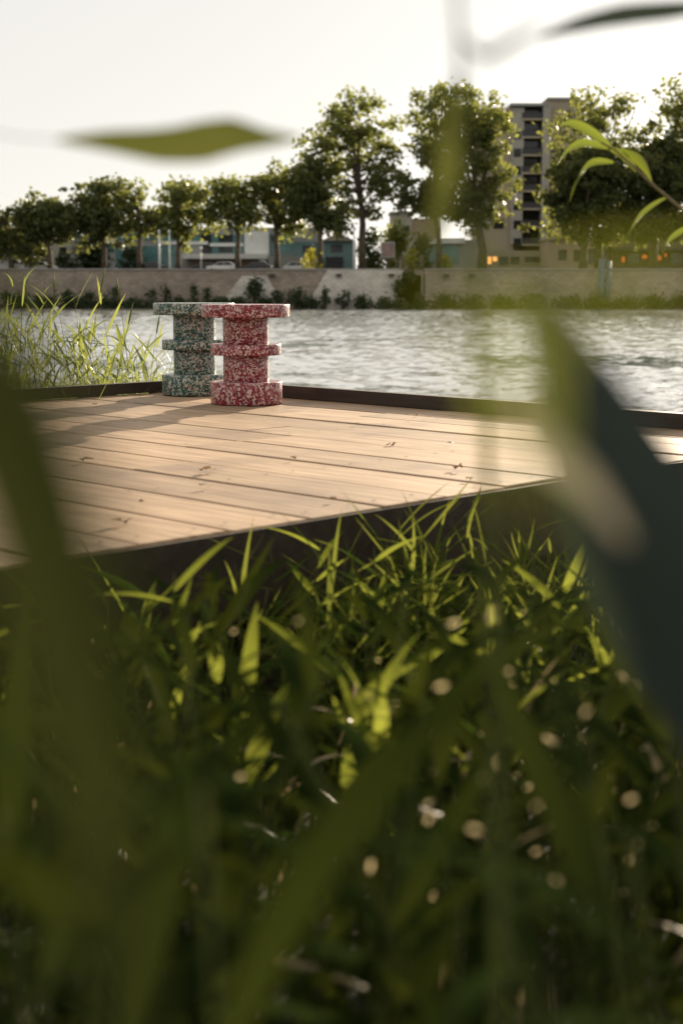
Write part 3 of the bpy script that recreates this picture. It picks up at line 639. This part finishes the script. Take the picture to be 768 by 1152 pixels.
for (vv, uu, dp) in [(V1 - .15, U0 + .15, -1.2), (2.6, U0 + .15, -1.0), (.6, U0 + .15, -.9), (V1 - .15, U1 - .2, -2.6), (2.2, U1 - .2, -1.6)]:
    mb = MB(); mb.box(vv - .05, vv + .05, uu - .05, uu + .05, dp, -.205); eb(mb, 'post')

# ------------------------------------------------------------------ stools
def stool(label, loc, rz, mat):
    root = empty('stool', loc, rz); tag(root, label, 'stool', 'speckled stools on the deck')
    def ring(name, r_, z0, z1, e=.004):
        mb_ = MB(); prof = [(r_ - e, z0), (r_ - e * .3, z0 + e * .3), (r_, z0 + e), (r_, z1 - e), (r_ - e * .3, z1 - e * .3), (r_ - e, z1)]
        mb_.lathe(prof, 96); o_ = mb_.build(name, M[mat], root)
        for p in o_.data.polygons:
            if len(p.vertices) > 4: p.use_smooth = False
    ring('base', .165, 0.001, .102); ring('column', .105, .1022, .2238, .001); ring('middle_disc', .162, .224, .274)
    ring('column', .105, .2742, .3958, .001); ring('seat', .202, .396, .454)
    return root
stool('green and white speckled stool of stacked discs, behind the red one in the deck corner', (-.735, 7.17, .002), .4, 'green')
stool('red and pink speckled stool of stacked discs, in front of the green one', (-.440, 6.60, .002), 1.3, 'red')

# ------------------------------------------------------------------ plants of the near bank
def leaf_variants(n_, length, width, seed, droop=(.2, 1.0), nseg=8):
    rg = random.Random(seed); out = []
    for i in range(n_):
        d = rg.uniform(*droop); tw = rg.uniform(-.8, .8); pts = []; wd = []; sd = []
        ang = rg.uniform(.5, 1.1); p = Vector((0, 0, 0)); bend = rg.uniform(-.3, .3)
        for k in range(nseg + 1):
            t = k / nseg; pts.append(p.copy())
            a = ang - d * t * 1.8; st = length / nseg
            p = p + Vector((math.cos(a) * math.cos(bend * t), math.cos(a) * math.sin(bend * t), math.sin(a))) * st
            wd.append(width * (max(0.02, math.sin(math.pi * (0.10 + 0.90 * t) ** 0.75)) if k else .35)); sd.append(Vector((0, math.cos(tw * t), math.sin(tw * t))))
        mb_ = MB(); mb_.ribbon(pts, wd, sd, .22); out.append(mb_.mesh('leaf'))
    return out
LV = {'bank': leaf_variants(10, .27, .016, 1, (.1, .9)), 'fore': leaf_variants(12, .20, .024, 2, (.0, .8)), 'lit_tone': leaf_variants(6, .19, .024, 9, (.0, .5)), 'thin': leaf_variants(8, .24, .011, 12, (.0, .35)), 'dry': leaf_variants(5, .2, .011, 4, (.3, 1.2))}
for k_, m_ in (('bank', 'reed_leaf'), ('fore', 'fore_leaf'), ('lit_tone', 'lit_leaf'), ('thin', 'thin_leaf'), ('dry', 'tan_leaf')):
    for me in LV[k_]: me.materials.append(M[m_])

def plant(name, label, cat, group, x, y, z0, h, nleaf, kind, lean=.15, seed=0, lsc=(.7, 1.2), stem_r=.0028, dry=0.1, start=.25):
    rg = random.Random(seed); root = empty(name, (x, y, z0)); tag(root, label, cat, group)
    la, ln = rg.uniform(0, 6.28), lean * rg.uniform(.2, 1.0) * h; pts = []
    for k in range(7):
        t = k / 6; pts.append(Vector((math.cos(la) * ln * t * t, math.sin(la) * ln * t * t, h * t)))
    mb_ = MB(); mb_.tube(pts, [stem_r * (1.15 - .85 * k / 6) for k in range(7)], 5); mb_.build('stem', M['stem'], root)
    a0 = rg.uniform(0, 6.28)
    for i in range(nleaf):
        t = start + (1 - start) * (i + rg.random() * .6) / nleaf; t = min(t, .99); q = t * 6; k = int(q); p = pts[k].lerp(pts[min(k + 1, 6)], q - k)
        kd = 'dry' if rg.random() < dry and t < .6 else kind
        o_ = bpy.data.objects.new('leaf', rg.choice(LV[kd])); COL.objects.link(o_); o_.parent = root
        s = rg.uniform(*lsc) * (1.05 - .4 * max(0, t - .6)); o_.location = p
        if kind in ('fore', 'lit_tone') and y < 2.0 and z0 + p.z + .16 * s > HC - .172 * y: s *= .45      # grazed tips stay short
        o_.rotation_euler = (rg.uniform(-.3, .3), rg.uniform(-.35, .35), a0 + i * 2.6 + rg.uniform(-.5, .5)); o_.scale = (s, s, s)
    return root

# reed clump beyond the left edge board
n_r = 0; rgx = random.Random(21)
while n_r < 230:
    x = rgx.uniform(-3.4, -.86); y = rgx.uniform(7.25, 9.0)
    if (-x + y) / math.sqrt(2) < U1 + .1: continue
    left = min(1, max(0, (-x - .85) / 1.2))
    if rgx.random() > .22 + .78 * left: continue
    h = rgx.uniform(.45, .72) * (.62 + .38 * left) + .28
    if rgx.random() < .08: h += .22
    plant('reed', 'slender green reed in the clump behind the left edge board of the deck', 'reed', 'reeds behind the deck', x, y, gz(x, y) - .02, h, rgx.randint(8, 12), 'bank', .22, 300 + n_r, (.6, 1.15), .0026, .06, .2)
    n_r += 1
def seed_stalk(label, px, tip_py, Y, lean, seed):
    c = at(px, tip_py, Y); z0 = gz(0, Y); root = empty('grass_stalk', (c.x - lean, Y, z0)); tag(root, label, 'grass stalk')
    h = c.z - z0; mb_ = MB(); pts = [(lean * (k / 8) ** 1.8, 0, h * k / 8) for k in range(9)]; mb_.tube(pts, [.0024 * (1.1 - .75 * k / 8) for k in range(9)], 5); mb_.build('stem', M['stem'], root)
    mb_ = MB(); mb_.tube([pts[7], (Vector(pts[7]) + Vector(pts[8])) / 2, pts[8]], [.003, .0055, .001], 6); mb_.build('seed_head', M['reed_leaf'], root)
    for i in range(2):
        o_ = bpy.data.objects.new('leaf', LV['bank'][i * 3]); COL.objects.link(o_); o_.parent = root; o_.location = pts[4 + i]; o_.rotation_euler = (0, 0, seed + i * 2.8); o_.scale = (.8, .8, .8)
for (px, py, ln, lb) in [(26, 308, -.1, 'tall bent grass stalk with a seed head, farthest left over the reeds'), (61, 304, .02, 'straight upright grass stalk with a pale seed head over the left reeds'), (119, 299, .16, 'tallest grass stalk, leaning right in front of the far wall'),
                         (131, 309, -.08, 'thin pale grass stalk leaning left beside the tallest one'), (150, 340, .14, 'short grass stalk leaning right over the white water'), (180, 352, .1, 'lone thin grass stalk just left of the green stool')]:
    seed_stalk(lb, px, py, 8.0, ln, px)

# grass mass: low blades under everything
def grass_mass(name, n_, region, seed, mat, hr, wr, label):
    rg = random.Random(seed); mb_ = MB(); c = 0
    while c < n_:
        x, y = region(rg)
        if x is None: continue
        z = gz(x, y); h = hr(rg, x, y)
        if h < .05: c += 1; continue
        a = rg.uniform(0, 6.28); ln = h * rg.uniform(.1, .75); wd = rg.uniform(*wr); pts = []
        for k in range(5):
            t = k / 4; pts.append((x + math.cos(a) * ln * t * t, y + math.sin(a) * ln * t * t, z - .02 + h * t * (1 - .18 * t)))
        mb_.ribbon(pts, [wd * q for q in (.7, 1, .9, .6, .05)], Vector((-math.sin(a), math.cos(a), 0)), .2, rg.random()); c += 1
    return tag(mb_.build(name, M[mat]), label, 'grass', kind='stuff')
def zmax(y): return HC - .195 * y
def reg_near(rg):
    y = .75 + 3.6 * rg.random() ** .8; x = rg.uniform(-1, 1) * (.45 + .34 * y)
    if (-x + y) / math.sqrt(2) > U0 - .01: return None, None
    return x, y
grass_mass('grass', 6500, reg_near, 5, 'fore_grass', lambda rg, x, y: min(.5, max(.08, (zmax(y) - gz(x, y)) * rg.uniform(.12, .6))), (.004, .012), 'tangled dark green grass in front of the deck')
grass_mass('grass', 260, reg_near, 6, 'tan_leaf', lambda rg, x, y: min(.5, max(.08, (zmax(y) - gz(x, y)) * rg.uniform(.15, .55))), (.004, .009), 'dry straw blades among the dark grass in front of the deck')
def reg_bank(rg):
    x = rg.uniform(-4.5, 1.5); y = rg.uniform(7.0, 9.6)
    if (-x + y) / math.sqrt(2) < U1 + .06 and (x + y) / math.sqrt(2) < V1 + .06: return None, None
    if x > -.8 and rg.random() > .2: return None, None
    return x, y
grass_mass('grass', 9000, reg_bank, 8, 'reed_leaf', lambda rg, x, y: rg.uniform(.35, .8) if x < -.8 else rg.uniform(.1, .3), (.004, .009), 'bright low grass at the foot of the reeds behind the deck')

# leafy stalks in front of the deck
n_f = 0; rgf = random.Random(33)
while n_f < 135:
    y = rgf.uniform(.85, 3.3); x = rgf.uniform(-1, 1) * (.16 + .27 * y)
    if (-x + y) / math.sqrt(2) > U0 - .05: continue
    z0 = gz(x, y); h = (zmax(y) - z0) * rgf.uniform(.55, 1.0)
    if h < .15: continue
    plant('leafy_grass', 'broad leaved grass stalk in the dark tangle in front of the deck', 'grass stalk', 'leafy stalks in front of the deck', x, y, z0 - .02, h, rgf.randint(6, 9), 'lit_tone' if (y > 1.9 and rgf.random() < .33) or rgf.random() < .03 else 'fore', .3, 700 + n_f, (.5, 1.25), .003, .14, .3)
    n_f += 1
for i in range(14):
    y = rgf.uniform(.38, .95); x = rgf.uniform(-1, 1) * (.26 * y + .05); z0 = gz(x, y); h = HC - y * rgf.uniform(.33, .47) - z0
    plant('leafy_grass', 'broad leaved grass stalk in the dark tangle in front of the deck', 'grass stalk', 'leafy stalks in front of the deck', x, y, z0 - .02, h, rgf.randint(5, 8), 'fore', .3, 1200 + i, (.55, 1.1), .003, .05, .35)
for i in range(70):                                    # finer stalks pressed against the front board
    vv = rgf.uniform(1.85, 3.3) if i % 3 else rgf.uniform(2.2, 2.85); uu = U0 - .05 - abs(rgf.gauss(0, .22)); x = (vv - uu) / math.sqrt(2); y = (vv + uu) / math.sqrt(2); z0 = gz(x, y)
    plant('fine_grass', 'fine bright grass stalk standing up against the front board of the deck', 'grass stalk', 'fine stalks against the front board', x, y, z0 - .02, -z0 + rgf.uniform(-.22, .0), rgf.randint(6, 9), 'thin', .12, 1500 + i, (.5, 1.0), .002, .05, .3)
rgk = random.Random(91); mb = MB()
for i in range(150):                                   # pale flecks added among the stalks to imitate sun glints
    y = rgk.uniform(.8, 2.4); x = rgk.uniform(-.20, .24) * y if i % 3 == 0 else rgk.uniform(.02, .25) * y; z = HC - y * rgk.uniform(.23, .46)
    if z < gz(x, y) + .02: continue
    s_ = rgk.uniform(.002, .0042); d = Vector((rgk.uniform(-1, 1), rgk.uniform(-.4, .4), rgk.uniform(-.5, .5))).normalized(); c = Vector((x, y, z))
    mb.ribbon([c - d * s_, c, c + d * s_], [s_ * .5, s_ * 1.1, s_ * .4], Vector((rgk.uniform(-.3, .3), .75, .65)), .3)
tag(mb.build('glint_fleck', M['glint_fleck']), 'added pale flecks imitating sun glints among the dark stalks', 'dry grass', kind='stuff')
for i, (px, py, Y, lb) in enumerate([(185, 590, 2.25, 'bright green leafy stalk overlapping the near deck edge at the left'), (430, 575, 2.9, 'leafy stalk with pale leaf tips at the middle of the near deck edge'), (620, 610, 2.7, 'sunlit leafy stalk below the right part of the near deck edge'), (345, 570, 3.0, 'small light grass stalk poking over the near deck edge')]):
    c = at(px, py, Y); z0 = gz(c.x, Y); plant('leafy_grass', lb, 'grass stalk', None, c.x, Y, z0 - .02, c.z - z0 - .06, 9, 'lit_tone', .1, 900 + i, (.7, 1.0), .003, .1, .35)

# tall close reeds whose blades cross the view
def big_blade(root, path, depth, widths, mat, twist=0.0, name='leaf'):
    pts = [at(px, py, d) for (px, py), d in zip(path, depth)]
    # smooth by Catmull-Rom
    P = []; W = []
    for i in range(len(pts) - 1):
        p0, p1, p2, p3 = pts[max(i - 1, 0)], pts[i], pts[i + 1], pts[min(i + 2, len(pts) - 1)]
        for k in range(5):
            t = k / 5
            P.append(.5 * ((2 * p1) + (p2 - p0) * t + (2 * p0 - 5 * p1 + 4 * p2 - p3) * t * t + (3 * p1 - p0 - 3 * p2 + p3) * t ** 3)); W.append(widths[i] * (1 - t) + widths[i + 1] * t)
    P.append(pts[-1]); W.append(widths[-1]); side = []
    for i, p in enumerate(P):
        tt = (P[min(i + 1, len(P) - 1)] - P[max(i - 1, 0)]).normalized(); vd = Vector((0, 1, -.15))
        s_ = tt.cross(vd).normalized(); s_.rotate(Quaternion(tt, twist * (i / len(P) - .3))); side.append(s_)
    mb_ = MB(); mb_.ribbon(P, W, side, .25); o_ = mb_.build(name, M[mat], root); o_.location = -root.location; return o_
def big_stem(root, path, depth, r0, r1, to_ground=True, mat='stem'):
    pts = [at(px, py, d) for (px, py), d in zip(path, depth)]
    if to_ground: pts = [Vector(root.location)] + pts
    mb_ = MB(); n_ = len(pts); mb_.tube(pts, [r0 + (r1 - r0) * i / (n_ - 1) for i in range(n_)], 6); o_ = mb_.build('stem', M[mat], root); o_.location = -root.location

root = empty('tall_reed', (-.03, .22, gz(0, .22))); tag(root, 'very close blurred green reed with a broad blade sweeping down the left side', 'reed')
big_stem(root, [(160, 1600), (150, 1200)], [.21, .19], .002, .0015)
big_blade(root, [(150, 1200), (118, 1000), (90, 800), (50, 620), (0, 470), (-90, 320)], [.19, .18, .17, .165, .16, .155], [.005, .010, .0135, .0165, .0175, .013], 'olive_leaf', .3)

root = empty('tall_reed', (.18, .49, gz(0, .49))); tag(root, 'very close dull dark reed with a wide blade crossing the right side', 'reed')
big_stem(root, [(960, 1500), (1000, 1100)], [.49, .47], .003, .002)
big_blade(root, [(1000, 1100), (890, 850), (800, 690), (730, 580), (672, 470), (632, 390), (596, 318)], [.47, .46, .45, .44, .435, .43, .425], [.034, .046, .046, .039, .028, .016, .003], 'dull_leaf', .2)
big_blade(root, [(1000, 1100), (860, 900), (740, 740), (668, 610), (632, 500), (612, 420)], [.50, .51, .52, .52, .52, .52], [.014, .023, .026, .019, .011, .002], 'dull_leaf', -.3)

root = empty('tall_reed', (.16, .55, gz(0, .55))); tag(root, 'close blurred reed with a sunlit tan blade lying over the near deck edge at right', 'reed')
big_stem(root, [(810, 1300), (770, 900), (720, 640)], [.56, .56, .54], .003, .0018)
big_blade(root, [(705, 610), (662, 548), (632, 520), (606, 490), (586, 452), (572, 415)], [.36, .35, .34, .33, .325, .32], [.002, .006, .008, .008, .006, .0015], 'straw_leaf', .3)

root = empty('tall_reed', (.03, .17, gz(0, .17))); tag(root, 'nearest reed whose thin blades veil the water and far wall in yellow green', 'reed')
big_stem(root, [(640, 1500), (625, 900), (610, 600)], [.17, .16, .155], .0008, .0005)
big_blade(root, [(610, 600), (585, 480), (560, 390), (520, 330), (470, 300)], [.155, .15, .145, .14, .135], [.0008, .0019, .0025, .0025, .0012], 'lit_leaf', .4)
big_blade(root, [(610, 600), (600, 420), (640, 330), (720, 318), (800, 325)], [.155, .15, .14, .135, .135], [.0006, .001, .0014, .0017, .0014], 'lit_leaf', .4)

root = empty('tall_reed', (.06, .50, gz(0, .50))); tag(root, 'close thin dark reed stem rising past the tallest tree with one hanging ochre tip', 'reed')
big_stem(root, [(566, 1300), (556, 800), (545, 500), (532, 250), (520, 110), (516, 40), (512, -30)], [.50, .54, .58, .60, .61, .62, .62], .0022, .0011)
big_blade(root, [(519, 80), (512, 120), (506, 165), (500, 210), (490, 250), (470, 275)], [.62, .61, .60, .60, .59, .58], [.002, .008, .010, .009, .008, .002], 'olive_leaf', .2)
big_blade(root, [(516, 40), (545, 62), (580, 45), (610, 30)], [.62, .62, .63, .64], [.001, .004, .003, .001], 'fore_leaf', .3)

# willow shrub standing right of the frame: shades the near grass, sends twigs into the view
rgw = random.Random(77)
wroot = empty('willow_shrub', (1.55, 3.35, gz(0, 3.3))); tag(wroot, 'willow shrub right of the deck whose leafy twigs reach into the view', 'shrub')
WL = Vector(wroot.location)
def wtube(pts, rad, name='branch'):
    mb_ = MB(); mb_.tube(pts, rad, 6); o_ = mb_.build(name, M['twig'], wroot); o_.location = -WL
mbw = MB()
for i in range(32):
    a = rgw.uniform(0, 6.28); e = rgw.uniform(.5, 1.35); L_ = rgw.uniform(.9, 1.9)
    tip = WL + Vector((math.cos(a) * math.cos(e) * L_ * .7 + .1, math.sin(a) * math.cos(e) * L_ * .7, math.sin(e) * L_))
    tip.z = min(tip.z, .88)
    if tip.x < .27 * tip.y + .22: tip.x = .27 * tip.y + .22 + rgw.random() * .3
    mid = WL.lerp(tip, .5) + Vector((0, 0, .12)); wtube([WL, mid, tip], [.009, .006, .002])
    for k in range(34):
        t = rgw.uniform(.15, 1); p = (WL.lerp(mid, t * 2) if t < .5 else mid.lerp(tip, t * 2 - 1))
        d = Vector((rgw.uniform(-1, 1), rgw.uniform(-1, 1), rgw.uniform(-.7, .6))).normalized(); l_ = rgw.uniform(.09, .15)
        q = [p + d * l_ * u_ + Vector((0, 0, -.25 * l_ * u_ * u_)) for u_ in (0, .3, .6, 1)]
        if min(v_.x - .255 * v_.y for v_ in q) < .03: continue
        mbw.ribbon(q, [.004, .017, .014, .001], Vector((-d.y, d.x, rgw.uniform(-.5, .5))), .2)
o_ = mbw.build('foliage', M['willow_leaf'], wroot); o_.location = -WL
TY = 3.15
tw = [at(px, py, TY) for px, py in [(900, 330), (830, 285), (768, 237), (735, 209), (708, 184), (690, 168), (676, 160)]]
wtube([WL + Vector((-.02, 0, .7))] + tw, [.005, .0045, .004, .0036, .0032, .0028, .0022, .0012], 'twig')
for lf in [[(688, 167), (668, 152), (645, 140), (630, 141)], [(686, 168), (659, 162), (640, 170), (625, 187)], [(690, 183), (668, 184), (652, 200), (640, 228)], [(684, 166), (703, 174), (712, 184), (715, 194)],
           [(699, 168), (716, 177), (726, 188), (733, 204)], [(749, 223), (733, 234), (716, 250), (699, 278)], [(785, 252), (768, 261), (752, 273), (744, 286)]]:
    Pp = [at(px, py, TY + .02 * i) for i, (px, py) in enumerate(lf)]
    fine = []
    for i in range(3):
        p0, p1, p2, p3 = Pp[max(i - 1, 0)], Pp[i], Pp[i + 1], Pp[min(i + 2, 3)]
        for k in range(4):
            t = k / 4; fine.append(.5 * ((2 * p1) + (p2 - p0) * t + (2 * p0 - 5 * p1 + 4 * p2 - p3) * t * t + (3 * p1 - p0 - 3 * p2 + p3) * t ** 3))
    fine.append(Pp[-1]); mb_ = MB()
    mb_.ribbon(fine, [.023 * max(.06, math.sin(math.pi * (.06 + .94 * i / 12))) for i in range(13)], Vector((.5, .2, .8)), .5)
    o_ = mb_.build('leaf', M['twig_leaf'], wroot); o_.location = -WL
# unseen boughs added overhead to keep the sky off the near grass
def clear(v_): return v_.y < 0.0 or v_.z > HC + .235 * v_.y + .14 or abs(v_.x) > .275 * v_.y + .3
mbc = MB()
for i in range(46):
    tip = Vector((rgw.uniform(-2.6, 2.6), rgw.uniform(-2.2, 2.9), rgw.uniform(1.45, 2.6)))
    s_ = WL + Vector((0, 0, .3)); mid = s_.lerp(tip, .5) + Vector((.25, -.1, .75))
    P_ = [s_.lerp(mid, u_).lerp(mid.lerp(tip, u_), u_) for u_ in (0, .2, .4, .6, .8, 1)]
    if not all(clear(q) for q in P_[1:]): continue
    wtube(P_, [.016, .014, .011, .008, .005, .002])
    for k in range(150):
        u_ = rgw.uniform(.3, 1); b_ = s_.lerp(mid, u_).lerp(mid.lerp(tip, u_), u_) + Vector((rgw.gauss(0, .2), rgw.gauss(0, .2), rgw.gauss(0, .12)))
        d = Vector((rgw.uniform(-1, 1), rgw.uniform(-1, 1), rgw.uniform(-.9, .3))).normalized(); l_ = rgw.uniform(.10, .17)
        q = [b_ + d * l_ * t for t in (0, .3, .6, 1)]
        if all(clear(v_) for v_ in q): mbc.ribbon(q, [.004, .026, .020, .001], Vector((-d.y, d.x, rgw.uniform(-.5, .5))), .2)
o_ = mbc.build('foliage', M['willow_leaf'], wroot); o_.location = -WL
# a hanging twig of the same kind close to the lens, high on the left and right
hroot = empty('hanging_twig', at(-90, 120, .88)); tag(hroot, 'single long green leaf on a thin stalk from the left, blurred against the sky', 'twig')
big_stem(hroot, [(-40, 143), (20, 154), (66, 157)], [.88, .875, .87], .0005, .0004, True, 'twig')
big_blade(hroot, [(62, 157), (120, 158), (180, 162), (225, 158), (260, 152), (300, 155), (338, 155)], [.87, .865, .86, .855, .85, .85, .85], [.001, .012, .020, .024, .021, .010, .001], 'olive_leaf', .0)
hroot = empty('hanging_twig', at(900, -60, 1.0)); tag(hroot, 'dark curved blade entering at the top right corner against the sky', 'twig')
big_stem(hroot, [(800, 8)], [1.0], .0015, .001, True, 'twig')
big_blade(hroot, [(800, 6), (750, 11), (700, 16), (650, 27), (605, 42)], [1.0, 1.0, 1.0, 1.0, 1.0], [.008, .013, .014, .010, .001], 'dull_leaf', .0)

# ------------------------------------------------------------------ small litter on the deck
def litter(label, px, py, s, mat='tan_leaf', a=0.0):
    z = .004; Y0, Y1 = 2.0, 9.0
    for _ in range(40):
        Ym = (Y0 + Y1) / 2
        if at(px, py, Ym).z > z: Y0 = Ym
        else: Y1 = Ym
    c = at(px, py, Y0); rg = random.Random(int(px)); mb_ = MB(); d = Vector((math.cos(a), math.sin(a), 0))
    pts = [d * s * (t - .5) + Vector((rg.uniform(-.09, .09) * s, rg.uniform(-.09, .09) * s, .004 + rg.uniform(0, .22) * s)) for t in (0, .15, .3, .5, .7, .85, 1)]
    mb_.ribbon(pts, [s * q * rg.uniform(.6, 1.3) for q in (.05, .3, .42, .5, .4, .2, .03)], [Vector((-d.y, d.x, rg.uniform(-.6, .6))) for _ in pts], rg.uniform(-.3, .5))
    o_ = mb_.build('dry_leaf', M[mat]); o_.location = (c.x, c.y, z); tag(o_, label, 'dry leaf', 'dry leaves on the deck')
for (px, py, s, a, lb) in [(233, 531, .045, .2, 'curled brown leaf on the deck beside the widest board gap'), (98, 519, .04, .7, 'small dark curled leaf on the deck at the left, near the shadow'), (107, 456, .025, 1., 'tiny dry leaf in the shadow of the green stool'), (515, 529, .04, 2.2, 'pale twisted leaf on the deck near its right front'),
                         (528, 540, .025, .4, 'little dark crumb of leaf near the front edge at right'), (440, 501, .03, .3, 'flat dry leaf on the deck right of the middle'), (375, 563, .02, .9, 'tiny dry leaf near the front edge at the middle'), (230, 549, .03, -.2, 'thin dry leaf sliver in front of the curled brown leaf'), (137, 589, .04, .6, 'dark dry leaf at the left front of the deck'), (506, 500, .018, .2, 'single speck of dry leaf behind the pale twisted one'),
                         (330, 517, .022, .8, 'small dry leaf lying in a board gap behind the curled brown leaf'), (402, 478, .02, .1, 'tiny dry leaf out on the bare boards toward the right edge board'), (160, 566, .02, 2., 'small dry leaf by the front left boards, left of the sliver'), (470, 468, .016, .5, 'farthest dry speck, close to the right edge board')]:
    litter(lb, px, py, s * 1.25, 'dead_leaf', a)
